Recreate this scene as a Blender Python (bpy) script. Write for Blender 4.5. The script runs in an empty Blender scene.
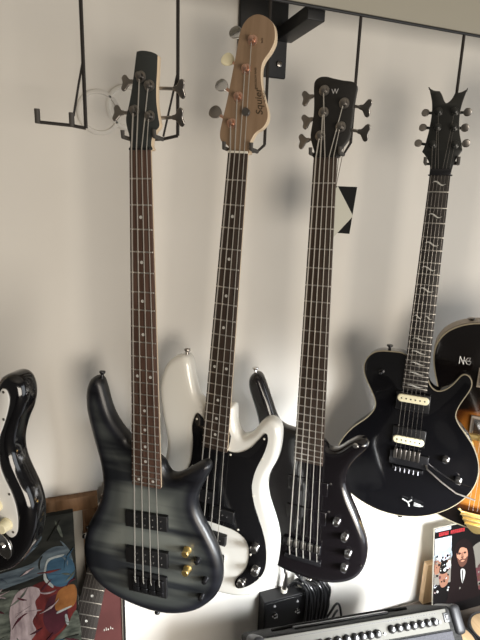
import bpy, bmesh, math, random
from mathutils import Vector, Matrix, geometry
random.seed(7)
COL = bpy.context.scene.collection
SC = bpy.context.scene

# ------------------------------------------------------------------ materials
def mat(name, color=(.5, .5, .5), rough=.5, metal=0., coat=0., spec=.5, build=None):
    m = bpy.data.materials.new(name); m.use_nodes = True
    nt = m.node_tree; b = nt.nodes['Principled BSDF']
    b.inputs['Base Color'].default_value = (*color, 1)
    b.inputs['Roughness'].default_value = rough
    b.inputs['Metallic'].default_value = metal
    b.inputs['Coat Weight'].default_value = coat
    b.inputs['Coat Roughness'].default_value = .06
    b.inputs['Specular IOR Level'].default_value = spec
    if build: build(nt, b)
    return m
def noise_mix(c1, c2, scale=(1, 1, 1), ns=5., lo=.35, hi=.65, detail=4., bump=0., coord='Object'):
    def f(nt, b):
        N = nt.nodes; L = nt.links
        tc = N.new('ShaderNodeTexCoord'); mp = N.new('ShaderNodeMapping'); mp.inputs['Scale'].default_value = scale
        nz = N.new('ShaderNodeTexNoise'); nz.inputs['Scale'].default_value = ns; nz.inputs['Detail'].default_value = detail
        rp = N.new('ShaderNodeValToRGB')
        rp.color_ramp.elements[0].position = lo; rp.color_ramp.elements[0].color = (*c1, 1)
        rp.color_ramp.elements[1].position = hi; rp.color_ramp.elements[1].color = (*c2, 1)
        L.new(tc.outputs[coord], mp.inputs[0]); L.new(mp.outputs[0], nz.inputs['Vector'])
        L.new(nz.outputs[0], rp.inputs[0]); L.new(rp.outputs[0], b.inputs['Base Color'])
        if bump:
            bp = N.new('ShaderNodeBump'); bp.inputs['Strength'].default_value = bump; bp.inputs['Distance'].default_value = .002
            L.new(nz.outputs[0], bp.inputs['Height']); L.new(bp.outputs[0], b.inputs['Normal'])
    return f
def burst(stops, bands=None, bscale=30., warp=True):
    """finish that changes with the distance from the body's edge (mm in attribute 'edge')"""
    def f(nt, b):
        N = nt.nodes; L = nt.links
        at = N.new('ShaderNodeAttribute'); at.attribute_name = 'edge'
        mr = N.new('ShaderNodeMath'); mr.operation = 'DIVIDE'; mr.inputs[1].default_value = 100.
        L.new(at.outputs['Fac'], mr.inputs[0])
        rp = N.new('ShaderNodeValToRGB'); cr = rp.color_ramp; cr.interpolation = 'EASE'
        cr.elements[0].position = stops[0][0]; cr.elements[0].color = (*stops[0][1], 1)
        cr.elements[1].position = stops[-1][0]; cr.elements[1].color = (*stops[-1][1], 1)
        for p, c in stops[1:-1]:
            e = cr.elements.new(p); e.color = (*c, 1)
        L.new(mr.outputs[0], rp.inputs[0])
        out = rp.outputs[0]
        if bands:
            tc = N.new('ShaderNodeTexCoord'); mp = N.new('ShaderNodeMapping')
            mp.inputs['Scale'].default_value = bands; mp.inputs['Rotation'].default_value = (0, 0, math.radians(3))
            nz = N.new('ShaderNodeTexNoise'); nz.inputs['Scale'].default_value = bscale; nz.inputs['Detail'].default_value = 3.
            r2 = N.new('ShaderNodeValToRGB')
            r2.color_ramp.elements[0].position = .40; r2.color_ramp.elements[0].color = (.20, .21, .26, 1)
            r2.color_ramp.elements[1].position = .58; r2.color_ramp.elements[1].color = (1.25, 1.25, 1.2, 1)
            L.new(tc.outputs['Object'], mp.inputs[0]); L.new(mp.outputs[0], nz.inputs['Vector']); L.new(nz.outputs[0], r2.inputs[0])
            mx = N.new('ShaderNodeMix'); mx.data_type = 'RGBA'; mx.blend_type = 'MULTIPLY'; mx.inputs[0].default_value = 1.
            L.new(out, mx.inputs[6]); L.new(r2.outputs[0], mx.inputs[7]); out = mx.outputs[2]
        L.new(out, b.inputs['Base Color'])
    return f
M = {}
M['wall'] = mat('wall_paint', rough=.62, spec=.35, build=noise_mix((.66, .635, .59), (.70, .675, .63), ns=3., bump=.05))
M['ceiling'] = mat('ceiling_paint', (.6, .57, .52), .8)
M['floor'] = mat('dark_carpet', rough=.9, build=noise_mix((.03, .028, .026), (.045, .042, .04), ns=60.))
M['board'] = mat('painted_board', (.31, .29, .235), .6)
M['iron'] = mat('black_iron', (.012, .012, .013), .5, .2)
M['wire'] = mat('dark_wire', (.03, .026, .024), .45, .5)
M['rubber'] = mat('grey_rubber_tube', (.055, .05, .045), .7)
M['clear'] = mat('pale_plastic_disc', (.69, .665, .62), .6)
M['clear2'] = mat('white_plastic_disc', (.80, .78, .73), .4)
M['chrome'] = mat('chrome', (.75, .75, .75), .18, 1.)
M['steel'] = mat('tuner_steel', (.30, .28, .26), .3, 1.)
M['dkchrome'] = mat('black_chrome', (.05, .05, .055), .25, .8)
M['gold'] = mat('gold_metal', (1., .74, .30), .38, 1.)
M['copper'] = mat('warm_chrome', (.80, .50, .38), .3, 1.)
M['cream'] = mat('cream_plastic', (.88, .82, .58), .35)
M['fret'] = mat('fret_nickel', (.62, .6, .56), .3, .9)
M['string'] = mat('string_steel', (.5, .475, .43), .4, .6)
M['black'] = mat('black_plastic', (.008, .008, .009), .35)
M['satinblack'] = mat('satin_black', (.010, .010, .011), .5, spec=.35)
M['gloss'] = mat('black_lacquer', (.004, .004, .005), .12, coat=.6, spec=.5)
M['gloss3'] = mat('dark_brown_black_lacquer', (.006, .005, .006), .16, coat=.5)
M['white'] = mat('white_lacquer', (.80, .80, .76), .16, coat=.6)
M['maple'] = mat('maple', rough=.35, build=noise_mix((.68, .53, .36), (.76, .61, .44), scale=(60, 3, 60), ns=2.))
M['headmaple'] = mat('headstock_maple', rough=.4, build=noise_mix((.25, .165, .10), (.31, .21, .135), scale=(40, 3, 40), ns=2.))
M['rose'] = mat('rosewood', rough=.5, build=noise_mix((.055, .028, .019), (.11, .060, .043), scale=(120, 5, 60), ns=2.))
M['darkrose'] = mat('dark_rosewood', rough=.5, build=noise_mix((.026, .017, .012), (.05, .033, .024), scale=(120, 5, 60), ns=2.))
M['wenge'] = mat('wenge', rough=.5, build=noise_mix((.03, .018, .012), (.055, .036, .025), scale=(140, 5, 60), ns=2.))
M['ebony'] = mat('ebony', rough=.45, build=noise_mix((.018, .015, .014), (.032, .028, .026), scale=(100, 5, 60), ns=2.))
M['pearl'] = mat('pearl_inlay', (.55, .55, .52), .3)
M['bone'] = mat('bone_nut', (.75, .72, .63), .4)
M['binding'] = mat('cream_binding', (.30, .26, .18), .5)
M['pg_black'] = mat('black_pickguard', (.007, .007, .008), .14, coat=.3)
M['pg_white'] = mat('white_pickguard', (.74, .74, .72), .3)
M['ink'] = mat('dark_brown_decal', (.06, .04, .02), .6)
M['silvermark'] = mat('silver_mark', (.6, .6, .6), .4, .3)
M['srburst'] = mat('charcoal_stained_burst', rough=.38, coat=.12, build=burst([(0, (.006, .007, .010)), (.14, (.012, .013, .019)), (.34, (.05, .056, .058)), (.75, (.135, .147, .140))], bands=(.16, 1.25, .3), bscale=15.))
M['sunburst'] = mat('tobacco_sunburst', rough=.18, coat=.6, build=burst([(0, (.004, .003, .003)), (.42, (.006, .004, .003)), (.62, (.05, .014, .003)), (.85, (.22, .075, .012)), (1., (.34, .14, .025))]))
M['headblack'] = mat('headstock_black', (.012, .013, .012), .3, coat=.3)
M['headgrey'] = mat('headstock_charcoal', (.030, .034, .033), .4, coat=.2)
M['headsat'] = mat('headstock_satin_black', (.012, .011, .010), .45)
M['rim'] = mat('dull_rim_binding', (.36, .30, .24), .5)
M['card'] = mat('black_card', (.008, .008, .008), .8, spec=.15)
M['tagwhite'] = mat('cream_tag_card', (.46, .45, .38), .6)
M['thread'] = mat('tag_thread', (.10, .08, .06), .7)
M['framewood'] = mat('frame_wood', rough=.55, build=noise_mix((.17, .085, .035), (.24, .125, .055), scale=(30, 4, 4), ns=3.))
M['mat'] = mat('mount_card', (.42, .40, .36), .8)
M['red'] = mat('dull_red_print', rough=.6, build=noise_mix((.065, .017, .016), (.10, .028, .026), ns=8.))
M['amp'] = mat('amp_vinyl', rough=.8, spec=.12, build=noise_mix((.009, .009, .009), (.02, .02, .019), ns=300., bump=.3))
M['ampdark'] = mat('amp_grille_cloth', rough=.8, build=noise_mix((.012, .012, .016), (.03, .03, .036), ns=400.))
M['panel'] = mat('brushed_silver_panel', (.078, .075, .066), .65, .05, spec=.25)
M['tan'] = mat('tan_skin', rough=.5, build=noise_mix((.28, .19, .10), (.36, .25, .14), scale=(50, 2, 2), ns=2.))
M['plank'] = mat('pine_plank', rough=.7, build=noise_mix((.48, .32, .18), (.6, .42, .25), scale=(40, 40, 3), ns=1.))
M['tablewood'] = mat('dark_side_table', (.05, .035, .025), .5)

# ------------------------------------------------------------------ mesh builder (mm unless S is changed)
class MB:
    def __init__(s, scale=.001): s.v = []; s.f = []; s.mi = []; s.S = scale; s.attr = {}
    def add(s, vs, fs, mi=0):
        o = len(s.v); s.v += [Vector(p) for p in vs]; s.f += [[i + o for i in f] for f in fs]; s.mi += [mi] * len(fs)
        return o
    def box(s, c, d, rot=None, bev=0., mi=0):
        bm = bmesh.new(); bmesh.ops.create_cube(bm, size=1.)
        for v in bm.verts: v.co = Vector((v.co.x * d[0], v.co.y * d[1], v.co.z * d[2]))
        if bev: bmesh.ops.bevel(bm, geom=bm.edges[:], offset=bev, segments=3, affect='EDGES', profile=.5)
        R = rot.to_3x3() if rot else Matrix.Identity(3)
        bm.verts.index_update()
        s.add([R @ v.co + Vector(c) for v in bm.verts], [[v.index for v in f.verts] for f in bm.faces], mi); bm.free(); return s
    def lathe(s, p0, axis, prof, n=20, mi=0):
        """prof: (distance along axis, radius)"""
        a = Vector(axis).normalized(); t = a.orthogonal().normalized(); b = a.cross(t); p0 = Vector(p0)
        vs = []; fs = []
        for d, r in prof:
            for i in range(n):
                an = 2 * math.pi * i / n; vs.append(p0 + a * d + (t * math.cos(an) + b * math.sin(an)) * r)
        for k in range(len(prof) - 1):
            for i in range(n):
                j = (i + 1) % n; fs.append([k * n + i, k * n + j, (k + 1) * n + j, (k + 1) * n + i])
        fs.append(list(range(n))[::-1]); fs.append([(len(prof) - 1) * n + i for i in range(n)])
        s.add(vs, fs, mi); return s
    def cyl(s, p0, p1, r, r1=None, n=16, mi=0):
        p0 = Vector(p0); d = Vector(p1) - p0
        return s.lathe(p0, d, [(0, r), (d.length, r if r1 is None else r1)], n, mi)
    def tube(s, path, r, n=8, mi=0, smooth=0):
        P = [Vector(p) for p in path]
        if smooth: P = crom(P, smooth, False)
        vs = []; fs = []; prev = None
        for i, p in enumerate(P):
            t = (P[min(i + 1, len(P) - 1)] - P[max(i - 1, 0)]).normalized()
            a = (prev - t * prev.dot(t)) if prev is not None else t.orthogonal()
            a.normalize(); prev = a; b = t.cross(a); rr = r[i] if isinstance(r, (list, tuple)) else r
            for k in range(n):
                an = 2 * math.pi * k / n; vs.append(p + (a * math.cos(an) + b * math.sin(an)) * rr)
        for i in range(len(P) - 1):
            for k in range(n):
                j = (k + 1) % n; fs.append([i * n + k, i * n + j, (i + 1) * n + j, (i + 1) * n + k])
        fs.append(list(range(n))[::-1]); fs.append([(len(P) - 1) * n + k for k in range(n)])
        s.add(vs, fs, mi); return s
    def prism(s, out, w0, w1, bev=0., steps=4, mi=0, arch=0., grid=0., archw=60., bevb=None):
        """closed outline [(x,y)] extruded from w0 (front) down to w1 (back), edges rounded by bev; w is +z"""
        O = ccw(out); n = len(O)
        if bevb is None: bevb = bev
        prof = []
        for k in range(steps + 1):
            a = math.pi / 2 * k / steps; prof.append((bev * (1 - math.sin(a)), w0 - bev * (1 - math.cos(a))))
        for k in range(steps + 1):
            a = math.pi / 2 * k / steps; prof.append((bevb * (1 - math.cos(a)), w1 + bevb * (1 - math.sin(a))))
        if not bev and not bevb: prof = [(0, w0), (0, w1)]
        nr = normals(O); base = len(s.v)
        for ins, w in prof:
            s.v += [Vector((p[0] - q[0] * ins, p[1] - q[1] * ins, w)) for p, q in zip(O, nr)]
            if 'edge' in s.attr: s.attr['edge'] += [ins] * n
        for k in range(len(prof) - 1):
            for i in range(n):
                j = (i + 1) % n; s.f.append([base + k * n + i, base + (k + 1) * n + i, base + (k + 1) * n + j, base + k * n + j]); s.mi.append(mi)
        # caps
        for ring, flip in ((0, False), (len(prof) - 1, True)):
            pts = [Vector((v.x, v.y)) for v in s.v[base + ring * n: base + ring * n + n]]
            if grid and not flip:
                xs = [p.x for p in pts]; ys = [p.y for p in pts]; inner = []
                y = min(ys); r = 0
                while y < max(ys):
                    x = min(xs) + (grid / 2 if r % 2 else 0)
                    while x < max(xs):
                        q = Vector((x, y))
                        if inside(q, pts):
                            d = edge_dist(q, pts)
                            if d > grid * .6: inner.append((q, d))
                        x += grid
                    y += grid * .87; r += 1
                allp = pts + [q for q, d in inner]
                res = geometry.delaunay_2d_cdt(allp, [(i, (i + 1) % n) for i in range(n)], [], 1, 1e-4)
                vo, fo, orig = res[0], res[2], res[3]
                mp = []
                for i, q in enumerate(vo):
                    oi = orig[i][0] if orig[i] else None
                    if oi is not None and oi < n: mp.append(base + oi)
                    else:
                        d = edge_dist(q, pts); h = arch * (1 - math.exp(-(d / archw) ** 2)) if arch else 0
                        mp.append(len(s.v)); s.v.append(Vector((q.x, q.y, w0 + h)))
                        if 'edge' in s.attr: s.attr['edge'].append(d + bev)
                for f in fo:
                    s.f.append([mp[i] for i in f]); s.mi.append(mi)
            else:
                tr = geometry.tessellate_polygon([[Vector((p.x, p.y, 0)) for p in pts]])
                for t in tr:
                    a, b, c = [pts[i] for i in t]
                    cr = (b - a).cross(c - a)
                    t = list(t)
                    if (cr < 0) != flip: t = t[::-1]
                    s.f.append([base + ring * n + i for i in t]); s.mi.append(mi)
        return s
    def build(s, name, m, parent=None, smooth=True, ang=40, mats=None):
        me = bpy.data.meshes.new(name)
        me.from_pydata([v * s.S for v in s.v], [], s.f)
        for x in (mats or [m]): me.materials.append(x)
        for p, k in zip(me.polygons, s.mi): p.material_index = k
        if s.attr.get('edge'):
            a = me.attributes.new('edge', 'FLOAT', 'POINT')
            for i, d in enumerate(s.attr['edge'][:len(me.vertices)]): a.data[i].value = d
        bm = bmesh.new(); bm.from_mesh(me)
        bmesh.ops.recalc_face_normals(bm, faces=bm.faces[:])
        for f in bm.faces: f.smooth = smooth
        for e in bm.edges:
            if len(e.link_faces) == 2 and e.calc_face_angle(0) > math.radians(ang): e.smooth = False
        bm.to_mesh(me); bm.free()
        o = bpy.data.objects.new(name, me); COL.objects.link(o)
        if parent: o.parent = parent
        return o
def ccw(P):
    P = [(p[0], p[1]) for p in P]
    a = sum(P[i][0] * P[(i + 1) % len(P)][1] - P[(i + 1) % len(P)][0] * P[i][1] for i in range(len(P)))
    return P if a > 0 else P[::-1]
def normals(P):
    n = len(P); R = []
    for i in range(n):
        a = Vector(P[i - 1]); b = Vector(P[i]); c = Vector(P[(i + 1) % n])
        d1 = (b - a); d2 = (c - b)
        d1 = d1.normalized() if d1.length > 1e-9 else d2.normalized(); d2 = d2.normalized() if d2.length > 1e-9 else d1
        t = d1 + d2
        if t.length < 1e-6: t = d1
        t.normalize(); R.append((t.y, -t.x))
    return R
def inside(q, P):
    c = False; j = len(P) - 1
    for i in range(len(P)):
        if (P[i].y > q.y) != (P[j].y > q.y) and q.x < (P[j].x - P[i].x) * (q.y - P[i].y) / (P[j].y - P[i].y) + P[i].x: c = not c
        j = i
    return c
def edge_dist(q, P):
    m = 1e9
    for i in range(len(P)):
        a = P[i - 1]; b = P[i]; ab = b - a; l = ab.length_squared
        t = 0 if l < 1e-12 else max(0, min(1, (q - a).dot(ab) / l)); d = (q - (a + ab * t)).length
        if d < m: m = d
    return m
def crom(P, k=4, closed=True):
    n = len(P); R = []
    for i in range(n if closed else n - 1):
        g = (lambda j: P[j % n]) if closed else (lambda j: P[max(0, min(n - 1, j))])
        a, b, c, d = g(i - 1), g(i), g(i + 1), g(i + 2)
        for t in range(k):
            t /= k
            R.append(.5 * ((2 * b) + (c - a) * t + (2 * a - 5 * b + 4 * c - d) * t * t + (3 * b - a - 3 * c + d) * t ** 3))
    if not closed: R.append(P[-1])
    return R
def curve(P, k=5, step=None):
    """smooth closed outline through local (u, v) points; a doubled point makes a corner. v runs down, so y = -v"""
    V = [Vector((p[0], -p[1])) for p in P]
    C = crom(V, k); out = [C[0]]
    for p in C[1:]:
        if (p - out[-1]).length > (step or 1.): out.append(p)
    if (out[0] - out[-1]).length < (step or 1.): out.pop()
    return [(p.x, p.y) for p in out]
def smooth_out(P, it=1):
    for _ in range(it):
        n = len(P); P = [((P[i - 1][0] + 2 * P[i][0] + P[(i + 1) % n][0]) / 4, (P[i - 1][1] + 2 * P[i][1] + P[(i + 1) % n][1]) / 4) for i in range(n)]
    return P

def thing(name, label, cat, loc=(0, 0, 0), mtx=None, group=None):
    o = bpy.data.objects.new(name, None); COL.objects.link(o); o.empty_display_size = .05
    if mtx is not None: o.matrix_world = mtx
    else: o.location = loc
    o['label'] = label; o['category'] = cat
    if group: o['group'] = group
    return o
def tag(o, label, cat, group=None):
    o['label'] = label; o['category'] = cat
    if group: o['group'] = group
    return o
def struct(o): o['kind'] = 'structure'; return o
def frame(o, u, n):
    """local x = across (u), y = up the neck (-n), z = out of the front"""
    x = Vector(u).normalized(); y = -Vector(n); y = (y - x * y.dot(x)).normalized(); z = x.cross(y)
    m = Matrix.Identity(4)
    for i in range(3): m[i][0] = x[i]; m[i][1] = y[i]; m[i][2] = z[i]; m[i][3] = o[i]
    return m
def fr(L, n): return L * (1 - 2 ** (-n / 12))

# ------------------------------------------------------------------ instruments
def neck_parts(T, L, hw0, hw1, nf, end, bmat, nmat, dots=None, back_end=None, board_t=5, bind=None):
    """neck, fretboard with frets and inlays; hw0 at nut, hw1 at 'end'"""
    be = back_end or end
    hw = lambda v: hw0 + (hw1 - hw0) * v / end
    m = MB(); N = 14; vs = []; fs = []; st = [-4, 0, 40, 150, 300, 450, be]
    for k, v in enumerate(st):
        w = hw(v) - .3; dp = 15 + 5 * max(0, v) / be
        for i in range(N + 1):
            a = math.pi * i / N; vs.append((-w * math.cos(a), -v, -board_t - dp * math.sin(a) ** .8))
    for k in range(len(st) - 1):
        for i in range(N): fs.append([k * (N + 1) + i, (k + 1) * (N + 1) + i, (k + 1) * (N + 1) + i + 1, k * (N + 1) + i + 1])
        fs.append([k * (N + 1) + N, (k + 1) * (N + 1) + N, (k + 1) * (N + 1), k * (N + 1)])
    fs.append(list(range(N + 1))); fs.append([(len(st) - 1) * (N + 1) + i for i in range(N + 1)][::-1])
    m.add(vs, fs); m.build('neck', nmat, T)
    m = MB(); m.prism([(-hw(0), 0), (hw(0), 0), (hw(end), -end), (-hw(end), -end)], 0, -board_t, .8, 2)
    fb = m.build('fretboard', bmat, T)
    for k in range(1, nf + 1):
        v = fr(L, k)
        if v > end - 2: break
        w = hw(v) - .2; m = MB(); m.prism([(-w, -v - 1.3), (w, -v - 1.3), (w, -v + 1.3), (-w, -v + 1.3)], 1.1, -.5, .7, 2)
        m.build('fret', M['fret'], fb)
    if dots:
        for k in dots:
            v = (fr(L, k) + fr(L, k - 1)) / 2
            for x in ((-hw(v) * .5, hw(v) * .5) if k in (12, 24) else (0,)):
                m = MB(); m.cyl((x, -v, -.5), (x, -v, .25), 3.1, n=14); m.build('dot_inlay', M['pearl'], fb)
    return fb, hw
def strings(T, xs0, xs1, L, posts, w0=1.8, w1=4.5, r=(1.3, .9), tail=None, nutv=-2, ms=None):
    n = len(xs0)
    for i in range(n):
        rr = r[0] + (r[1] - r[0]) * i / max(1, n - 1)
        path = [(posts[i][0], -posts[i][1], 1.), (xs0[i], -nutv, w0), (xs1[i], -L, w1)]
        if tail: path.append((xs1[i] + tail[0], -L - tail[1], tail[2]))
        m = MB(); m.tube(path, rr, 6); m.build('string', ms or M['string'], T)
def nut(T, hw, m_, w=2.6):
    m = MB(); m.box((0, 2, -1), (hw * 2, 4, w * 2), bev=.6); m.build('nut', m_, T)
def tuner(T, post, key, kind, kmat, pm, face=0., big=1.):
    px, pv = post; kx, kv = key
    m = MB(); m.lathe((px, -pv, face), (0, 0, 1), [(0, 9 * big), (1.5, 8.6 * big), (2.4, 5.6 * big), (8, 4.4 * big), (9, 5.4 * big), (12, 5.2 * big), (12.8, 3.4 * big)], 18)
    t = m.build('tuning_machine', pm, T)
    sx = 1 if kx > px else -1
    d = Vector((kx - px, -(kv - pv), 0)).normalized(); w = face - 15
    tip = Vector((kx, -kv, w)); s = tip - d * 10
    m = MB(); m.box((px, -pv, w + 2), (16, 20, 9), bev=2)
    m.tube([(px, -pv, w), s], 3., 8); m.build('gear_housing', pm, t)
    m = MB(); side = Vector((-d.y, d.x, 0)) * .93 + Vector((0, 0, .36)); side.normalize()
    up = d.cross(side)
    if kind == 'clover':   # bass butterfly key: a fan with two lobes
        pts = [(0, -3), (6, -5), (12, -13), (17, -14), (20, -9), (18, 0), (20, 9), (17, 14), (12, 13), (6, 5), (0, 3)]
    elif kind == 'paddle':
        pts = [(0, -4), (5, -9), (12, -12), (20, -10), (24, 0), (20, 10), (12, 12), (5, 9), (0, 4)]
    else:
        pts = [(0, -3), (3, -7), (9, -8.5), (14, -6), (16, 0), (14, 6), (9, 8.5), (3, 7), (0, 3)]
    C = crom([Vector((a * big, b * big)) for a, b in pts], 4)
    mm = MB(); mm.prism([(p.x, p.y) for p in C], 2, -2, 1.4, 3)
    m.add([s + d * p.x + side * p.y + up * p.z for p in mm.v], mm.f)
    m.build('tuning_key', kmat, t)
def screw(T, x, v, w, r=2., m_=None, name='screw'):
    m = MB(); m.lathe((x, -v, w), (0, 0, 1), [(0, r), (.8, r * .9), (1.2, r * .4)], 10); m.build(name, m_ or M['chrome'], T)
def knob(T, x, v, w, r, h, m_, dome=False, name='knob', ind=None):
    m = MB(); pr = [(0, r * 1.05), (1, r), (h * .7, r * .93), (h * .92, r * .8), (h, r * .5)] if dome else [(0, r * 1.1), (1.5, r * 1.1), (2, r), (h - 1, r * .92), (h, r * .8)]
    m.lathe((x, -v, w), (0, 0, 1), pr, 22); k = m.build(name, m_, T)
    return k
def strap_button(T, x, v, w, d, m_, r=7.):
    m = MB(); m.lathe((x, -v, w), d, [(-4, 3.5), (2, 3.5), (6, 3.2), (8, r * .8), (10, r), (12.5, r * .95), (13.5, r * .5)], 18); m.build('strap_button', m_, T)
def pickup(T, q, w, h, m_, poles=None, pm=None, bev=3., name='pickup'):
    C = []; P = [Vector((a, -b)) for a, b in q]
    mm = MB(); mm.prism([(p.x, p.y) for p in P], w + h, w - 2, min(bev, h * .9), 3); pk = mm.build(name, m_, T)
    for x, v, r in (poles or []):
        m = MB(); m.cyl((x, -v, w + h - 1), (x, -v, w + h + .6), r, n=10); m.build('pole_piece', pm or M['steel'], pk)
    return pk
def text(body, size, m_, parent, loc, rot, depth=.3, name='lettering', shear=0., align='CENTER', bold=0.):
    c = bpy.data.curves.new(name, 'FONT'); c.body = body; c.size = size; c.offset = bold; c.extrude = depth; c.align_x = align; c.align_y = 'CENTER'; c.shear = shear
    o = bpy.data.objects.new(name, c); me = bpy.data.meshes.new_from_object(o); bpy.data.objects.remove(o)
    me.materials.clear(); me.materials.append(m_)
    R = rot.to_4x4() if rot else Matrix.Identity(4)
    me.transform(Matrix.Translation(Vector(loc)) @ R); 
    if parent is not None and not getattr(parent, '_m', False): me.transform(Matrix.Scale(.001, 4))
    o = bpy.data.objects.new(name, me); COL.objects.link(o); o.parent = parent; return o
def body_part(T, out, w0, w1, bev, m_, grid=9., arch=0., bevb=None, archw=60., mats=None, name='body'):
    m = MB(); m.attr['edge'] = []
    O = curve(out, 5, 2.5); O = smooth_out(O, 2)
    m.prism(O, w0, w1, bev, 6, arch=arch, grid=grid, bevb=bevb, archw=archw); return m.build(name, m_, T, ang=60), O
def rect(x0, x1, v0, v1): return [(x0, v0), (x1, v0), (x1, v1), (x0, v1)]

# ---- grey burst four string bass -------------------------------------------------------
T = thing('bass_guitar', 'charcoal and grey burst four string bass with two gold knobs, hanging at the left', 'bass guitar',
          mtx=frame((.135, .9167, 1.6758), (.8233, -.5674, .0156), (-.0013, -.0294, -.9996)))
B1 = [(-40,575),(-49,562),(-62,549),(-79,526),(-91,497),(-99,465),(-105,446),(-114,438),(-126,442),(-136,453),(-143,476),(-144,509),(-138,543),(-129,582),(-119,621),(-113,656),(-113,684),(-119,717),(-133,750),(-150,782),(-163,820),(-168,860),(-161,897),(-140,928),(-106,951),(-62,966),(-13,974),(30,973),(72,962),(107,943),(130,921),(147,898),(158,867),(159,832),(152,800),(141,774),(124,742),(109,716),(102,690),(106,664),(119,635),(129,614),(131,600),(125,592),(112,594),(88,612),(61,630),(45,632),(36,622),(28,606),(0,590)]
body_part(T, B1, -12, -50, 17, M['srburst'], grid=9, arch=0)
fb, hw = neck_parts(T, 864, 20, 31.5, 24, 656, M['rose'], M['maple'], dots=(3, 5, 7, 9, 12, 15, 17, 19, 21, 24))
H1 = [(20,0),(20,-9),(22,-21),(28,-31),(36,-40),(34,-55),(31,-78),(31,-104),(33,-130),(34,-150),(34,-153),(23,-158),(7,-161),(-4,-160),(-4,-160),(-6,-150),(-10,-127),(-15,-100),(-21,-75),(-27,-55),(-26,-40),(-22,-26),(-20,-9),(-20,0)]
m = MB(); m.prism(curve(H1, 4, 1.5), -6, -20, 1.5, 2); m.build('headstock', M['maple'], T)
m = MB(); m.prism(curve(H1, 4, 1.5), -4.2, -6.2, .8, 2); m.build('headstock_veneer', M['headgrey'], T)
nut(T, 20, M['black'])
P = [(3,-120),(19,-105),(-10,-66),(19,-56)]
for p, k in zip(P, [(-30,-116),(66,-102),(-48,-66),(64,-56)]): tuner(T, p, k, 'clover', M['steel'], M['steel'], face=-5, big=1.1)
strings(T, [-14.5,-5,5,14.5], [-28,-9,9,28], 880, [P[2],P[0],P[1],P[3]], tail=(1, 22, -4), r=(1.35, .85))
for q in ([(-52,724),(44,720),(44,756),(-52,760)], [(-53,810),(44,806),(44,844),(-53,848)]):
    v = (q[0][1] + q[2][1]) / 2
    pickup(T, q, -12, 9, M['satinblack'], [(x + 3, v + dv, 2.1) for x in (-28, -9.5, 9.5, 28) for dv in (-8, 8)], M['chrome'])
br = MB(); br.box((-4, -893, -8), (90, 52, 8), bev=2); b_ = br.build('bridge', M['satinblack'], T)
for x in (-28, -9.3, 9.3, 28):
    m = MB(); m.box((x, -886, -2), (15, 24, 9), bev=1.5); m.box((x, -906, -3), (15, 12, 9), bev=1.5); m.build('bridge_saddle', M['dkchrome'], b_)
for x, v in ((86, 793), (86, 838)): knob(T, x, v, -12, 8, 17, M['gold'], name='gold_knob')
for x, v in ((109, 811), (126, 854), (118, 897)): knob(T, x, v, -12, 6.5, 12, M['dkchrome'], dome=True)
strap_button(T, -108, 441, -28, (.1, 1, 0), M['dkchrome'], 6.5); strap_button(T, 8, 971, -28, (0, -1, 0), M['dkchrome'], 6.5)

# ---- white bass --------------------------------------------------------------------------
T = thing('bass_guitar', 'white four string bass with black pickguard and bare maple headstock', 'bass guitar',
          mtx=frame((.3142, .907, 1.6804), (.7578, -.6514, -.0382), (-.0581, -.0092, -.9983)))
B2 = [(24,503),(30,506),(36,545),(49,567),(64,562),(78,548),(87,531),(96,520),(106,514),(118,515),(129,523),(135,540),(136,570),(132,603),(120,635),(115,664),(121,697),(135,729),(148,761),(156,795),(157,838),(152,876),(136,909),(112,934),(84,950),(53,958),(20,962),(-25,962),(-77,952),(-120,918),(-147,868),(-154,810),(-147,752),(-134,695),(-124,651),(-125,614),(-136,574),(-145,533),(-149,498),(-145,468),(-135,441),(-117,422),(-96,414),(-81,424),(-74,453),(-65,481),(-54,504),(-30,515),(0,510)]
body_part(T, B2, -14, -56, 14, M['white'], grid=12)
G2 = [(-53,538),(-60,565),(-56,604),(-57,647),(-64,674),(-72,720),(-72,750),(-66,775),(-50,787),(-13,783),(23,783),(62,786),(87,801),(96,827),(95,858),(86,882),(74,900),(70,915),(77,925),(93,917),(112,899),(130,872),(136,843),(133,806),(124,773),(111,742),(97,710),(89,680),(88,659),(93,629),(106,591),(112,562),(110,547),(104,545),(93,561),(76,584),(54,600),(34,604),(27,602),(27,602),(27,560),(-27,560),(-27,560),(-30,550),(-45,536)]
m = MB(); m.prism(curve(G2, 4, 2), -11.5, -14.2, 1, 2); pg = m.build('pickguard', M['pg_black'], T)
for x, v in ((104,556),(93,690),(44,751),(66,780),(100,830),(34,610),(-50,548),(-52,660),(-66,760),(104,602),(126,880)): screw(pg, x, v, -11.6, 2.5, M['bone'])
fb, hw = neck_parts(T, 864, 19.5, 29, 20, 602, M['darkrose'], M['maple'], dots=(3, 5, 7, 9, 12, 15, 17, 19))
H2 = [(19.5,0),(19,-10),(22,-24),(30,-38),(42,-46),(50,-58),(50,-74),(42,-94),(33,-120),(30,-146),(34,-161),(45,-176),(51,-193),(47,-216),(33,-229),(14,-235),(-4,-228),(-15,-210),(-19,-179),(-25,-137),(-31,-94),(-37,-62),(-41,-37),(-38,-22),(-27,-16),(-20,-10),(-19.5,0)]
m = MB(); m.prism(curve(H2, 4, 1.5), -6, -22, 1.2, 2); m.build('headstock', M['maple'], T)
m = MB(); m.prism(smooth_out(curve(H2, 4, 1.5), 1), -5.2, -6.3, .4, 1); m.build('headstock_face', M['headmaple'], T)
nut(T, 19.5, M['bone'])
P = [(10,-193),(2,-146),(-9,-99),(-18,-53)]
for i, (p, k) in enumerate(zip(P, [(-28,-211),(-40,-166),(-49,-121),(-58,-74)])): tuner(T, p, k, 'paddle', M['cream'] if i == 1 else M['chrome'] if i != 3 else M['steel'], M['copper'], face=-6, big=1.05)
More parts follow.
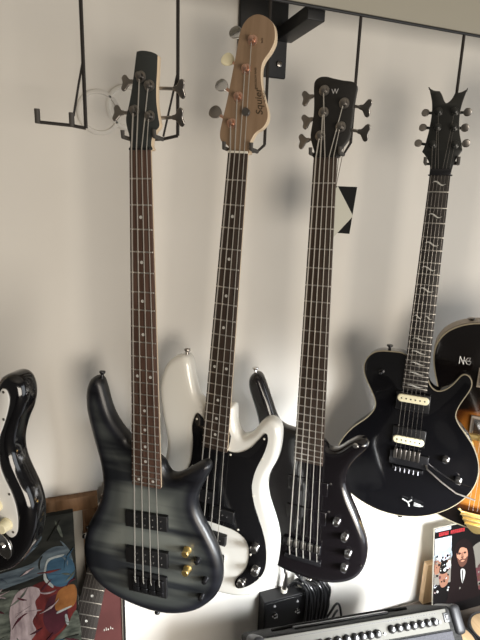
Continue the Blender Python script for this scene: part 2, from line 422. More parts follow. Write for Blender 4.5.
m = MB(); m.lathe((10,72,-6), (0,0,1), [(0,7),(2,7),(3,4),(7,4),(8,7.5),(9,7)], 18); m.build('string_tree', M['steel'], T)
strings(T, [-14,-4.8,4.8,14], [-28,-9.5,9.5,28], 864, [P[3],P[2],P[1],P[0]], w1=4, tail=(0, 22, -5), r=(1.3, .8))
text('Squier', 18, M['ink'], T, (32, 90, -4.9), Matrix.Rotation(math.radians(100), 3, 'Z'), .25, 'maker_lettering', .3, bold=.15)
text('PRECISION BASS', 5, M['ink'], T, (22, 130, -4.9), Matrix.Rotation(math.radians(97), 3, 'Z'), .2, 'model_lettering')
text('by Fender', 5, M['ink'], T, (41, 100, -4.9), Matrix.Rotation(math.radians(100), 3, 'Z'), .2, 'small_lettering')
text('BASS', 4, M['ink'], T, (28, 192, -4.9), Matrix.Rotation(math.radians(96), 3, 'Z'), .2, 'small_lettering')
for q, xs in ((rect(-52, 6, 706, 735), (-38, -28, -14, -4)), (rect(-2, 56, 738, 767), (8, 18, 30, 40)),):
    pickup(T, q, -12, 8, M['black'], [(x, (q[0][1] + q[2][1]) / 2, 2) for x in xs], M['chrome'])
pickup(T, rect(8, 42, 802, 826), -14, 12, M['satinblack'], [(17, 814, 1.6), (30, 814, 1.6)], M['steel'], name='bridge_cover')
for x, v in ((109, 807), (116, 861)): knob(T, x, v, -11.5, 9.5, 16, M['chrome'], dome=True)
knob(T, 86, 905, -11.5, 9, 10, M['chrome'], name='jack_socket')
br = MB(); br.box((0, -880, -12), (82, 56, 4), bev=1); b_ = br.build('bridge', M['chrome'], T)
for x in (-28, -9.3, 9.3, 28): m = MB(); m.cyl((x - 8, -866, -3), (x + 8, -866, -3), 5); m.build('bridge_saddle', M['chrome'], b_)
strap_button(T, -93, 416, -32, (0, 1, 0), M['steel']); strap_button(T, 0, 960, -32, (0, -1, 0), M['steel'])

# ---- black five string bass --------------------------------------------------------------
T = thing('bass_guitar', 'glossy black five string bass with four chrome knobs and a W on its black headstock', 'bass guitar',
          mtx=frame((.4913, .8946, 1.6819), (.7363, -.6763, .0209), (.0007, -.0301, -.9995)))
B3 = [(-49,591),(-62,590),(-79,582),(-91,563),(-104,528),(-118,494),(-128,474),(-143,470),(-156,486),(-155,512),(-142,547),(-130,587),(-122,639),(-125,687),(-136,735),(-144,792),(-146,848),(-133,901),(-106,938),(-66,958),(-20,965),(25,966),(73,958),(113,936),(135,905),(143,864),(137,824),(116,773),(95,731),(83,697),(84,669),(97,639),(115,615),(126,597),(118,583),(101,583),(81,598),(60,617),(40,620),(28,606),(0,600)]
body_part(T, B3, -12, -52, 15, M['gloss3'], grid=12)
fb, hw = neck_parts(T, 864, 23, 33, 24, 655, M['wenge'], M['wenge'])
H3 = [(23,0),(24,-10),(29,-17),(37,-27),(43,-38),(45,-59),(47,-89),(50,-115),(51,-128),(44,-135),(25,-139),(6,-144),(-7,-148),(-20,-148),(-29,-142),(-31,-130),(-29,-102),(-29,-80),(-31,-62),(-33,-42),(-29,-26),(-24,-12),(-23,0)]
m = MB(); m.prism(curve(H3, 4, 1.5), -5, -22, 1.5, 2); m.build('headstock', M['headsat'], T)
nut(T, 23, M['black'])
P = [(-10,-123),(30,-98),(-9,-84),(26,-56),(-13,-41)]
for p, k in zip(P, [(-45,-116),(66,-91),(-43,-73),(66,-47),(-48,-35)]): tuner(T, p, k, 'clover', M['steel'], M['steel'], face=-5, big=1.15)
strings(T, [-17.5,-8.8,0,8.8,17.5], [-33,-16.5,0,16.5,33], 864, [P[4],P[2],P[0],P[1],P[3]], w1=4, tail=(0, 40, -6), r=(1.45, .85))
text('W', 13, M['silvermark'], T, (11, 120, -4.8), None, .25, 'headstock_lettering')
for v in (716, 790):
    pickup(T, rect(-47, 47, v - 17, v + 17), -12, 4, M['gloss3'], None)
br = MB(); br.box((-6, -872, -8), (92, 24, 8), bev=2); b_ = br.build('bridge', M['dkchrome'], T)
for x in (-33, -16.5, 0, 16.5, 33): m = MB(); m.box((x, -866, -1), (12, 18, 8), bev=1.5); m.build('bridge_saddle', M['steel'], b_)
m = MB(); m.box((-2, -908, -9), (88, 12, 9), bev=2); m.build('tailpiece', M['dkchrome'], T)
for x, v in ((72,787),(92,821),(102,860),(96,899)): knob(T, x, v, -12, 8.5, 15, M['chrome'], dome=True)
for x, v in ((52, 700), (52, 770), (132, 884)): screw(T, x, v, -12, 2.6, M['steel'])
strap_button(T, -143, 472, -30, (-.1, 1, 0), M['chrome'], 8); strap_button(T, 100, 598, -20, (0, .3, 1), M['chrome'], 6); strap_button(T, 12, 963, -30, (0, -1, 0), M['chrome'])

# ---- black guitar with cream binding -----------------------------------------------------
T = thing('electric_guitar', 'glossy black guitar with cream edge binding, two cream pickups and a forked headstock', 'electric guitar',
          mtx=frame((.7712, .8919, 1.6624), (.7362, -.6767, .0074), (-.0131, -.0252, -.9996)))
B4 = [(-29,409),(-61,407),(-90,410),(-109,421),(-121,442),(-121,467),(-110,493),(-95,520),(-86,543),(-90,564),(-106,588),(-133,615),(-156,648),(-171,685),(-176,722),(-168,759),(-144,788),(-111,810),(-72,825),(-37,831),(0,830),(41,821),(80,802),(117,772),(146,733),(160,693),(160,652),(145,612),(122,580),(104,558),(96,537),(102,511),(114,484),(121,462),(117,446),(106,437),(97,440),(89,453),(78,470),(62,484),(47,487),(33,476),(26,462),(0,440)]
bd, O4 = body_part(T, B4, -10, -50, 2, M['gloss'], grid=9, arch=9, archw=55, bevb=6)
nr = normals(ccw(O4)); m = MB(); n = len(O4); Oc = ccw(O4)
prof = [(1.4, -9.4), (-.6, -9.7), (-.6, -14), (1.2, -14)]; vs = []; fs = []
for ins, w in prof: vs += [(p[0] - q[0] * ins, p[1] - q[1] * ins, w) for p, q in zip(Oc, nr)]
for k in range(3):
    for i in range(n): j = (i + 1) % n; fs.append([k * n + i, (k + 1) * n + i, (k + 1) * n + j, k * n + j])
m.add(vs, fs); m.build('binding', M['binding'], bd)
fb, hw = neck_parts(T, 648, 21, 28, 24, 492, M['ebony'], M['gloss3'])
for k in (1, 3, 5, 7, 9, 12, 15, 17, 19, 21, 24):
    v0, v1 = fr(648, k - 1), fr(648, k); v = (v0 + v1) / 2; h = (v1 - v0)
    for cx_, sc in (((-11, .5), (11, .5)) if k == 12 else ((0, 1.),)):
        w_ = hw(v) * .66 * sc; a = min(4, h * .18); up = []; dn = []
        for i in range(13):
            t = i / 12 * 2 - 1; y = -v + a * math.sin(-t * math.pi * .9) ; th = 1.9 * (1 - abs(t)) + .25
            up.append((cx_ + t * w_, y + th)); dn.append((cx_ + t * w_, y - th))
        m = MB(); m.prism(up + dn[::-1], .3, -.5); m.build('wave_inlay', M['pearl'], fb)
H4 = [(21,0),(21,0),(23,-15),(26,-28),(33,-40),(38,-50),(38,-50),(35,-64),(29,-83),(25,-108),(25,-132),(28,-151),(33,-170),(33,-170),(22,-165),(10,-163),(10,-163),(5,-152),(-3,-145),(-8,-148),(-15,-162),(-20,-169),(-20,-169),(-32,-171),(-42,-177),(-42,-177),(-35,-155),(-32,-140),(-31,-119),(-33,-90),(-38,-60),(-42,-48),(-42,-48),(-34,-39),(-25,-25),(-22,-14),(-21,0),(-21,0)]
m = MB(); m.prism(curve(H4, 3, 1.2), -5, -19, 1.2, 2); m.build('headstock', M['headblack'], T)
m = MB(); m.box((0, 5, -1), (43, 14, 8), bev=1.5); m.build('locking_nut', M['dkchrome'], T)
P = [(-18,-128),(-17,-97),(-22,-62),(14,-127),(16,-96),(22,-61)]
for p, k in zip(P, [(-47,-130),(-49,-100),(-55,-68),(41,-128),(40,-97),(46,-66)]): tuner(T, p, k, 'oval', M['steel'], M['headblack'], face=-5, big=1.0)
strings(T, [-17.5,-10.5,-3.5,3.5,10.5,17.5], [-26,-15.5,-5.2,5.2,15.5,26], 648, [P[2],P[1],P[0],P[3],P[4],P[5]], w1=9, r=(.42, .22), ms=M['steel'], tail=(0, 14, 6))
def rounded(hx, hy, v):
    return [(hx - hy + hy * math.cos(t), v + hy * math.sin(t)) for t in [math.pi * (k / 12 - .5) for k in range(13)]] + [(-(hx - hy) - hy * math.cos(t), v - hy * math.sin(t)) for t in [math.pi * (k / 12 - .5) for k in range(13)]]
def humbucker(vc, v_scr, vb):
    pk = pickup(T, [(a + 0, b) for a, b in rect(-38, 38, min(vc, vb) - 13, max(vc, vb) + 13)], -2, 6, M['black'], [(-25 + 10 * i, v_scr, 1.6) for i in range(6)], M['chrome'])
    o = [(a, -b) for a, b in rounded(36, 9.6, vc)]; m = MB(); m.prism(o, 9, 2, 2.5, 3); c = m.build('cream_bobbin', M['cream'], pk)
    for i in range(6): m = MB(); m.cyl((-26 + 10.4 * i, -vc, 8), (-26 + 10.4 * i, -vc, 9.4), 1.8, n=10); m.build('pole_piece', M['dkchrome'], c)
humbucker(512, 534, 530); humbucker(618, 596, 600)
br = MB(); br.box((6, -668, 2), (90, 34, 8), bev=2); b_ = br.build('tremolo_bridge', M['dkchrome'], T)
for x in (-26, -15.6, -5.2, 5.2, 15.6, 26): m = MB(); m.box((x, -655, 6), (8, 26, 7), bev=1.2); m.build('bridge_saddle', M['steel'], b_)
m = MB(); m.box((6, -692, 5), (72, 8, 9), bev=1.5); [m.cyl((x + 4, -690, 7), (x + 4, -700, 10), 2.6, n=8) for x in (-26, -15.6, -5.2, 5.2, 15.6, 26)]; m.build('fine_tuner_bar', M['dkchrome'], b_)
m = MB(); m.tube([(46, -672, 5), (50, -677, 14), (85, -700, 18), (118, -719, 18), (160, -727, 16)], 2.2, 8); m.build('tremolo_arm', M['steel'], b_)
for x, v in ((87, 649), (120, 695)): knob(T, x, v, -3, 8.5, 13, M['chrome'], dome=True)
m = MB(); m.lathe((-79, -458, -4), (0, 0, 1), [(0, 7), (1, 7), (2, 4), (6, 4), (14, 2.4), (17, 3.4), (19, 1.5)], 16); m.build('toggle_switch', M['dkchrome'], T)
m = MB()
m.tube([(2, -776, .2), (16, -781, .6), (20, -792, .2)], 1.8, 6); m.tube([(16, -781, .6), (24, -773, .2)], 1.8, 6)
for dy, a, b in ((0, 30, 52), (4, 30, 46), (-4, 30, 46)): m.tube([(a, -783 + dy, .2), (b, -784 + dy * .6, 0)], 1.1, 6)
m.build('body_emblem', M['silvermark'], T)
strap_button(T, -68, 408, -28, (0, 1, 0), M['dkchrome'], 7.5); strap_button(T, 0, 830, -28, (0, -1, 0), M['dkchrome'])

# ---- sunburst hollow body ----------------------------------------------------------------
T = thing('electric_guitar', 'brown sunburst hollow body guitar with gold hardware at the right edge', 'electric guitar',
          mtx=frame((.9977, .8501, 1.69), (.7431, -.6691, 0), (-.013, -.0145, -.9998)))
half = [(0,392),(-30,384),(-60,373),(-94,370),(-125,377),(-150,389),(-170,406),(-185,432),(-190,466),(-184,505),(-172,545),(-160,590),(-158,625),(-166,660),(-185,705),(-203,750),(-210,800),(-203,845),(-180,882),(-140,908),(-90,923),(-45,929),(0,930)]
half = [(x + 30 * min(1, -x / 60), v) for x, v in half]
B5 = half + [(-x * .98, v) for x, v in half[1:-1]][::-1]
bd, O5 = body_part(T, B5, -18, -92, 3, M['sunburst'], grid=12, arch=13, bevb=8, archw=75)
at_ = bd.data.attributes['edge']
for i, v_ in enumerate(bd.data.vertices):   # black of the burst reaches further in round the upper bout
    q_ = -v_.co.y * 1000
    at_.data[i].value = at_.data[i].value * (1 if q_ > 640 else max(.25, 1 - (640 - q_) / 150)) + (22 if 600 < q_ < 860 else 0) * min(1, at_.data[i].value / 40)
n = len(O5); Oc = ccw(O5); nr = normals(Oc)
for w0_, w1_, nm_ in ((-17.3, -21.5, 'front_binding'), (-27, -88, 'side_rim')):
    vs = []; fs = []; prof = [(2.6, w0_), (-.7, w0_ - .4), (-.7, w1_), (1.5, w1_)]
    for ins, w in prof: vs += [(p[0] - q[0] * ins, p[1] - q[1] * ins, w) for p, q in zip(Oc, nr)]
    for k in range(3):
        for i in range(n): j = (i + 1) % n; fs.append([k * n + i, (k + 1) * n + i, (k + 1) * n + j, k * n + j])
    m = MB(); m.add(vs, fs); m.build(nm_, M['rim'] if nm_ == 'side_rim' else M['binding'], bd)
neck_parts(T, 628, 21, 27, 20, 470, M['ebony'], M['gloss3'], dots=(3, 5, 7, 9, 12, 15), back_end=440)
m = MB(); m.prism(curve([(21,0),(24,-20),(40,-60),(44,-130),(30,-170),(0,-160),(-30,-170),(-44,-130),(-40,-60),(-24,-20),(-21,0)], 4, 1.5), -5, -20, 1.2, 2); m.build('headstock', M['headblack'], T)
P = [(-22,-120),(-20,-88),(-16,-55),(22,-120),(20,-88),(16,-55)]
for p in P: tuner(T, p, (p[0] * 2.9, p[1]), 'oval', M['gold'], M['gold'], face=-5, big=.8)
nut(T, 21, M['bone'])
strings(T, [-17.5,-10.5,-3.5,3.5,10.5,17.5], [-26,-15.5,-5.2,5.2,15.5,26], 628, [P[2],P[1],P[0],P[3],P[4],P[5]], w1=14, r=(.45, .28), tail=(0, 236, 4))
for v in (505, 632): 
    pk = pickup(T, rect(-46, 46, v - 20, v + 20), -8, 12, M['chrome'], [(-25 + 10 * i, v - 8, 1.8) for i in range(6)], M['gold'])
    m = MB(); m.prism([(-52, -v - 25), (52, -v - 25), (52, -v + 25), (-52, -v + 25)], -2, -10, 1.5, 2); m.build('pickup_ring', M['rim'], pk)
m = MB(); m.box((0, -660, 0), (110, 14, 18), bev=2); [m.box((x, -660, 11), (6, 12, 8), bev=1) for x in (-26, -15.6, -5.2, 5.2, 15.6, 26)]; m.build('bridge', M['gold'], T)
m = MB(); m.prism(curve([(-44,872),(-44,872),(44,872),(44,872),(30,905),(10,926),(-10,926),(-30,905)], 4, 1.5), 4, 0, 1.5, 2)
for k in range(3): m.box((0, -880 - 12 * k, 5), (88 - 14 * k, 5, 5), bev=1.5)
m.build('tailpiece', M['gold'], T)
for x, v in ((-42, 812), (-150, 800), (150, 790), (140, 850)): knob(T, x, v, -10, 9, 15, M['gold'])
m = MB()
for i, pth in enumerate(([(0,0),(0,18)], [(0,18),(9,0)], [(9,0),(9,18)], [(16,16),(12,9),(16,2)], [(16,16),(22,17),(20,10),(24,8),(22,1),(16,2)], [(5,9),(24,9)])):
    m.tube([(-98 + x * 1.1, -478 + y * 1.1, -9.3) for x, y in pth], .9, 6)
m.build('body_emblem', M['silvermark'], T)
for sgn in (-1, 1):
    m = MB(); o = [(sgn * x, -v) for x, v in ((92,640),(104,628),(110,640),(102,670),(106,710),(116,735),(108,748),(94,730),(90,690),(94,660))]
    C = crom([Vector(p) for p in o], 4); m.prism([(p.x, p.y) for p in C], -3, -12, 0); m.build('sound_hole', M['black'], T)
strap_button(T, -80, 378, -55, (-.2, 1, 0), M['steel'], 9)

# ---- black guitar with white pickguard at the left edge -----------------------------------
T = thing('electric_guitar', 'black electric guitar with white pickguard and cream knobs, cut off by the left edge', 'electric guitar',
          mtx=frame((-.205, .80, 1.72), (.8192, -.5736, 0), (-.0123, -.0176, -.9998)))
S = [(28,478),(45,486),(70,476),(96,446),(106,428),(113,416),(119,395),(128,381),(140,374),(151,373),(160,380),(165,394),(165,411),(160,430),(151,449),(144,468),(140,487),(141,505),(145,520),(153,538),(162,557),(168,577),(170,600),(167,624),(160,648),(149,668),(133,690),(112,707),(82,720),(45,726),(0,728),(-50,724),(-100,706),(-140,670),(-158,620),(-156,570),(-140,530),(-128,490),(-130,440),(-142,400),(-152,360),(-150,325),(-135,308),(-112,316),(-95,350),(-75,390),(-50,420),(-30,432),(0,450)]
body_part(T, S, -12, -56, 13, M['gloss'], grid=12)
G = [(28,482),(45,496),(75,492),(104,462),(122,430),(130,405),(137,393),(144,396),(147,409),(142,429),(133,452),(125,470),(121,490),(122,517),(129,538),(138,556),(145,579),(147,602),(144,624),(136,634),(127,632),(110,612),(90,590),(60,582),(20,605),(-30,610),(-70,600),(-92,570),(-98,520),(-105,470),(-122,400),(-128,350),(-115,345),(-95,375),(-65,420),(-30,448),(-28,482)]
m = MB(); m.prism(curve(G, 4, 2), -9.5, -12.3, 1, 2); pg = m.build('pickguard', M['pg_white'], T)
for x, v in ((139,398),(136,440),(122,500),(136,560),(138,624),(60,488)): screw(pg, x, v, -9.6, 2.2, M['steel'])
neck_parts(T, 648, 21, 28, 21, 478, M['maple'], M['maple'], dots=(3, 5, 7, 9, 12, 15, 17, 19))
HS = [(21,0),(22,-14),(30,-30),(42,-42),(40,-70),(28,-110),(30,-140),(44,-160),(46,-182),(30,-196),(8,-196),(-8,-180),(-14,-150),(-24,-90),(-32,-40),(-24,-16),(-21,0)]
m = MB(); m.prism(curve(HS, 4, 1.5), -5, -19, 1.2, 2); m.build('headstock', M['maple'], T)
P = [(8,-168),(2,-142),(-4,-116),(-10,-90),(-15,-64),(-20,-40)]
for p in P: tuner(T, p, (p[0] - 34, p[1]), 'oval', M['chrome'], M['chrome'], face=-5, big=.75)
nut(T, 21, M['bone'])
strings(T, [-17.5,-10.5,-3.5,3.5,10.5,17.5], [-27,-16,-5.4,5.4,16,27], 640, P[::-1], w1=5, r=(.5, .3), tail=(0, 14, -4))
for v, a in ((510, 0), (555, 0), (605, .12)): pickup(T, [(-42, v - 10 + a * 42), (42, v - 10 - a * 42), (42, v + 10 - a * 42), (-42, v + 10 + a * 42)], -10, 8, M['pg_white'], [(-26 + 10.4 * i, v - a * (-26 + 10.4 * i), 2.4) for i in range(6)], M['steel'], bev=4)
m = MB(); m.box((0, -652, -6), (84, 36, 8), bev=2); m.build('bridge', M['chrome'], T)
for x, v in ((97, 560), (112, 583), (128, 612)): knob(T, x, v, -9.5, 9.5, 14, M['cream'])
m = MB(); m.cyl((112, -552, -9), (118, -550, 6), 2, 3.4); m.build('pickup_selector', M['pg_white'], T)
m = MB(); m.prism(curve([(100,640),(112,632),(126,642),(132,662),(124,676),(108,668),(98,652)], 4, 1.5), -9, -12.5, 1.5, 3); m.lathe((115,-654,-10), (0,0,1), [(0,7),(2,7),(4,5),(4,3)], 16); m.build('jack_plate', M['chrome'], T)
strap_button(T, -137, 310, -34, (0, 1, 0), M['chrome'])

# ---- guitar leaning in the corner under the burst bass -------------------------------------
a_, b_ = Vector((.041, 1.035, .743)), Vector((-.006, 1.005, .570)); nn = (b_ - a_).normalized(); uu = Vector((.86, -.30, -.25)); uu = (uu - nn * uu.dot(nn)).normalized()
o_ = a_ - nn * .012
T = thing('electric_guitar', 'dark dotted guitar neck leaning at the lower left below the charcoal burst bass', 'electric guitar', mtx=frame(o_, uu, nn))
neck_parts(T, 648, 25, 32, 21, 478, M['ebony'], M['gloss3'], dots=(3, 5, 7, 9, 12, 15, 17, 19))
m = MB(); m.prism(curve(HS, 4, 1.5), -5, -19, 1.2, 2); m.build('headstock', M['headblack'], T)
for p in P: tuner(T, p, (p[0] - 34, p[1]), 'oval', M['chrome'], M['chrome'], face=-5, big=.8)
nut(T, 21, M['bone'])
strings(T, [-17.5,-10.5,-3.5,3.5,10.5,17.5], [-27,-16,-5.4,5.4,16,27], 620, P[::-1], w1=5, r=(.3, .2), ms=M['steel'])
B6 = [(x * .96, 478 + (v - 478) * 1.2) for x, v in S]
body_part(T, B6, -12, -50, 10, M['gloss'], grid=20)
m = MB(); m.box((0, -610, -6), (84, 36, 8), bev=2); m.build('bridge', M['chrome'], T)

# ------------------------------------------------------------------ hangers
RZ = 1.943
def hanger(label, x, y, zb, tips, top=RZ, prongs=True, brace=True, elbow=None):
    T = thing('guitar_hanger', label, 'hanger', (x, y, zb))
    m = MB(1.); r = .0031
    h = top - zb
    m.tube([(0, 0, 0), (0, 0, h)], r, 8); m.build('rod', M['wire'], T)
    if brace: m = MB(1.); m.tube([(0, 0, .105), (-.008, .004, .07), (tips[0][0] * .85, tips[0][1] * .85, .018)], .0019, 8); m.build('brace', M['wire'], T)
    m = MB(1.); a, b = tips
    m.tube([(0, 0, 0), (a[0], a[1], a[2]), (b[0], b[1], b[2]), (b[0], b[1], b[2] + .018)], .0028, 8); m.build('arm', M['wire'], T)
    for q in tips:
        m = MB(1.); m.tube([(q[0], q[1], q[2] - .002), (q[0], q[1], q[2] + .02)], .0045, 10); m.build('padded_prong', M['rubber'], T)
    return T
hanger('empty dark wire hanger at the upper left, holding nothing', .046, .915, 1.705, [(-.022, .002, .003), (-.075, .006, .005)])
def yoke(label, x, zb, g, v, half, brace=False, y=.915):
    """hanger whose arm passes behind the neck; two padded prongs reach forward beside it"""
    o, mt_ = Vector((x, y, zb)), frame(*g)
    Lp = lambda u_, v_, w_: mt_ @ (Vector((u_, -v_, w_)) * .001) - o
    T = thing('guitar_hanger', label, 'hanger', o, group=None)
    h = RZ - zb
    m = MB(1.); m.tube([(0, 0, 0), (0, 0, h)], .0031, 8); m.build('rod', M['wire'], T)
    A, B = Lp(half, v, -32), Lp(-half, v, -32)
    if brace: m = MB(1.); m.tube([(0, 0, .105), tuple(A * .95 + Vector((0, 0, .004)))], .0019, 8); m.build('brace', M['wire'], T)
    m = MB(1.); m.tube([(0, 0, 0), tuple(A), tuple(B)], .0028, 8); m.build('arm', M['wire'], T)
    for s_ in (1, -1):
        m = MB(1.); m.tube([tuple(Lp(s_ * half, v, -32)), tuple(Lp(s_ * half, v, 3)), tuple(Lp(s_ * half, v - 11, 4))], .0037, 10); m.build('padded_prong', M['rubber'], T)
yoke('dark wire hanger holding the charcoal burst bass', .203, 1.704, ((.135, .9167, 1.6758), (.8233, -.5674, .0156), (-.0013, -.0294, -.9996)), -22, 30, True)
yoke('dark wire hanger with the white bass on it', .371, 1.699, ((.3142, .907, 1.6804), (.7578, -.6514, -.0382), (-.0581, -.0092, -.9983)), -8, 27)
yoke('dark wire hanger holding the black five string bass', .5585, 1.715, ((.4913, .8946, 1.6819), (.7363, -.6763, .0209), (.0007, -.0301, -.9995)), -8, 29)
yoke('dark wire hanger at the right holding the black guitar with cream binding', .808, 1.70, ((.7712, .8919, 1.6624), (.7362, -.6767, .0074), (-.0131, -.0252, -.9996)), -25, 33)
yoke('dark wire hanger beyond the right edge for the sunburst guitar', 1.05, 1.71, ((.9977, .8501, 1.69), (.7431, -.6691, 0), (-.013, -.0145, -.9998)), -8, 30)
yoke('dark wire hanger beyond the left edge for the black guitar with white pickguard', -.12, 1.735, ((-.20, .80, 1.72), (.8192, -.5736, 0), (-.0123, -.0176, -.9998)), -8, 28)

# rail, board and brackets
m = MB(1.); m.tube([(-1.6, .915, 1.946), (2.3, .915, 1.946)], .0028, 10); tag(m.build('hanging_rail', M['iron'], ang=30), 'thin black rail along the lower edge of the painted board, hangers fixed to it', 'rail')
m = MB(1.); m.box((.35, .925, 2.066), (3.9, .018, .232), bev=.002); tag(m.build('fascia_board', M['board'], ang=30), 'long cream painted board above the hanging rail at the top right', 'board')
def bracket(x, label):
    T = thing('shelf_bracket', label, 'bracket', (x, 1.1, 1.86))
    m = MB(1.); m.box((0, -.005, .185), (.112, .010, .37), bev=.003); m.build('wall_plate', M['iron'], T)
    m = MB(1.); m.box((.047, -.084, .086), (.038, .150, .026), bev=.002); m.build('arm', M['iron'], T)
    for z in (.028, .2): m = MB(1.); m.lathe((0.038, -.011, z), (0, -1, 0), [(0, .007), (.003, .006), (.004, .003)], 12); m.build('bolt', M['steel'], T)
bracket(.43, 'heavy black iron wall bracket behind the white bass headstock')

# ------------------------------------------------------------------ room
def plane(name, pts, m_):
    m = MB(1.); m.add(pts, [[0, 1, 2, 3]]); return struct(m.build(name, m_, smooth=False))
m = MB(1.); m.box((.9, 1.15, 1.25), (5.8, .1, 2.5)); struct(m.build('wall_back', M['wall'], ang=30))
m = MB(1.); m.box((.9, -.9, -.05), (5.8, 4.1, .1)); struct(m.build('floor', M['floor'], ang=30))
m = MB(1.); m.box((.9, -.9, 2.55), (5.8, 4.1, .1)); struct(m.build('ceiling', M['ceiling'], ang=30))
# clear round bumpers on the wall
for x, z, l in ((.082, 1.758, 'faint clear round disc on the wall behind the empty hanger'), (.138, 1.772, 'faint clear round disc on the wall behind the burst bass headstock')):
    m = MB(1.); m.lathe((0, 0, 0), (0, -1, 0), [(0, .043), (.004, .043), (.006, .040), (.006, .036), (.0035, .034), (.003, .004)], 40)
    o = m.build('wall_disc', M['clear'] if x < .1 else M['clear2']); o.location = (x + .0, 1.0995, z); tag(o, l, 'disc')

# hanging tags on the five string bass
T = thing('price_tag', 'black and cream card tags dangling on threads beside the neck of the five string bass', 'tag', (.582, .930, 1.660))
m = MB(1.); m.add([(-.052, 0, -.03), (.008, -.004, -.03), (.000, -.002, -.128), (-.052, 0, -.125)], [[0, 1, 2, 3]])
m.add([(-.052, .0012, -.03), (.008, -.0028, -.03), (.000, -.0008, -.128), (-.052, .0012, -.125)], [[3, 2, 1, 0]]); m.f += [[0, 1, 5, 4], [1, 2, 6, 5], [2, 3, 7, 6], [3, 0, 4, 7]]; m.mi += [0] * 4
m.build('black_card', M['card'], T, smooth=False)
m = MB(1.); q = [(-.040, -.006, -.030), (.001, -.009, -.090), (-.052, -.006, -.146), (-.095, -.004, -.090)]
m.add(q + [(x, y + .001, z) for x, y, z in q], [[0, 1, 2, 3], [7, 6, 5, 4], [0, 4, 5, 1], [1, 5, 6, 2], [2, 6, 7, 3], [3, 7, 4, 0]]); m.build('cream_card', M['tagwhite'], T, smooth=False)
m = MB(1.); m.tube([(-.043, -.002, -.036), (-.040, .0, .02), (-.032, .004, .052), (-.018, .006, .062)], .0007, 6); m.tube([(-.047, -.006, -.05), (-.034, -.002, .02), (-.026, .004, .058)], .0007, 6); m.build('thread', M['thread'], T)
m = MB(1.); m.lathe((-.047, -.0005, -.038), (0, -1, 0), [(0, .0028), (.0012, .0026)], 12); m.build('eyelet', M['silvermark'], T)

# ------------------------------------------------------------------ pictures at lower left
T = thing('picture_frame', 'brown wooden picture frame with pale mount behind the dark abstract painting', 'picture frame', (-.135, 1.09, .45))
FW, FH, b = .362, .453, .036
m = MB(1.); H = FH
for c, d in (((0, 0, H - b / 2), (FW, .02, b)), ((0, 0, b / 2), (FW, .02, b)), ((-FW / 2 + b / 2, 0, H / 2), (b, .02, H - 2 * b)), ((FW / 2 - b / 2, 0, H / 2), (b, .02, H - 2 * b))): m.box(c, d, bev=.002)
m.build('frame', M['framewood'], T, ang=30)
m = MB(1.); m.box((0, .004, H / 2), (FW - 2 * b, .004, H - 2 * b)); m.build('mount', M['mat'], T)
m = MB(1.); m.box((-.01, .001, H / 2), (FW - 2 * b - .06, .003, H - 2 * b - .06)); m.build('print', M['card'], T)
T.rotation_euler = (0, 0, 0)
# painting
PT = Vector((-.010, 1.0, .921)); PB = Vector((-.024, .965, .616)); dv = (PB - PT).normalized(); ux = Vector((1, 0.02, 0)).normalized()
T = thing('painting', 'dark abstract canvas with a blue disc, red patch and pale pink stroke, lower left corner', 'painting', mtx=frame(PT, ux, dv))
pmats = [mat('paint_' + n_, rough=.8, spec=.1, build=noise_mix([q * .5 for q in c1], [q * .62 for q in c2], scale=sc, ns=ns, lo=.3, hi=.7)) for n_, c1, c2, sc, ns in (
    ('ground', (.004, .005, .004), (.022, .022, .018), (1, 3, 1), 18), ('slate', (.03, .042, .055), (.10, .125, .14), (1, 4, 1), 24), ('blue', (.008, .03, .06), (.045, .095, .14), (1, 3, 1), 14),
    ('red', (.05, .008, .008), (.13, .02, .018), (2, 1, 1), 24), ('pink', (.20, .15, .155), (.36, .29, .29), (4, 1, 1), 24), ('orange', (.16, .06, .015), (.25, .10, .03), (1, 1, 1), 30),
    ('green', (.02, .025, .02), (.12, .13, .105), (1, 2, 1), 34), ('white', (.20, .22, .22), (.36, .38, .36), (1, 1, 1), 30), ('maroon', (.03, .008, .012), (.07, .014, .022), (1, 1, 1), 20))]
m = MB(); m.box((-170, -200, -9), (340, 400, 18), bev=1.5); cv = m.build('canvas', pmats[0], T, ang=30)
m = MB(); pxs = {}
def patch(k, pts, z):
    C = crom([Vector(p) for p in pts], 5); m.prism([(p.x, p.y) for p in C], z, -.2, .3, 1, mi=k)
patch(1, [(-205,-115),(-150,-108),(-90,-100),(-60,-78),(-38,-72),(-20,-78),(-14,-92),(-30,-112),(-70,-130),(-120,-140),(-205,-150)], .5)
patch(6, [(-330,-165),(-330,-165),(-205,-150),(-150,-150),(-110,-170),(-120,-300),(-150,-370),(-160,-390),(-160,-390),(-330,-390),(-330,-390)], .45)
patch(3, [(-100,-160),(-45,-150),(-10,-180),(-5,-230),(-25,-280),(-60,-310),(-110,-330),(-130,-260)], .7)
patch(8, [(-60,-190),(-30,-190),(-25,-250),(-55,-280),(-75,-240)], .9)
patch(5, [(-40,-178),(-8,-170),(-2,-200),(-14,-224),(-48,-222)], 1.1)
patch(7, [(-62,-105),(-52,-95),(-25,-93),(-28,-98),(-50,-100),(-60,-112),(-62,-140),(-50,-160),(-52,-166),(-68,-142)], 1.3)
patch(2, [(-60,-112),(-48,-98),(-22,-96),(-6,-116),(-4,-145),(-22,-168),(-46,-164),(-60,-140)], 1.2)
patch(4, [(-125,-162),(-100,-152),(-80,-160),(-78,-176),(-88,-190),(-86,-215),(-96,-235),(-90,-262),(-105,-285),(-112,-320),(-140,-330),(-146,-290),(-140,-240),(-140,-200)], 1.3)
patch(6, [(-60,-300),(-30,-270),(-4,-235),(-2,-330),(-60,-350)], 1.2)
patch(7, [(-44,-226),(-18,-220),(-16,-223),(-44,-231)], 1.5); patch(7, [(-30,-240),(-25,-240),(-22,-262),(-28,-262)], 1.5)
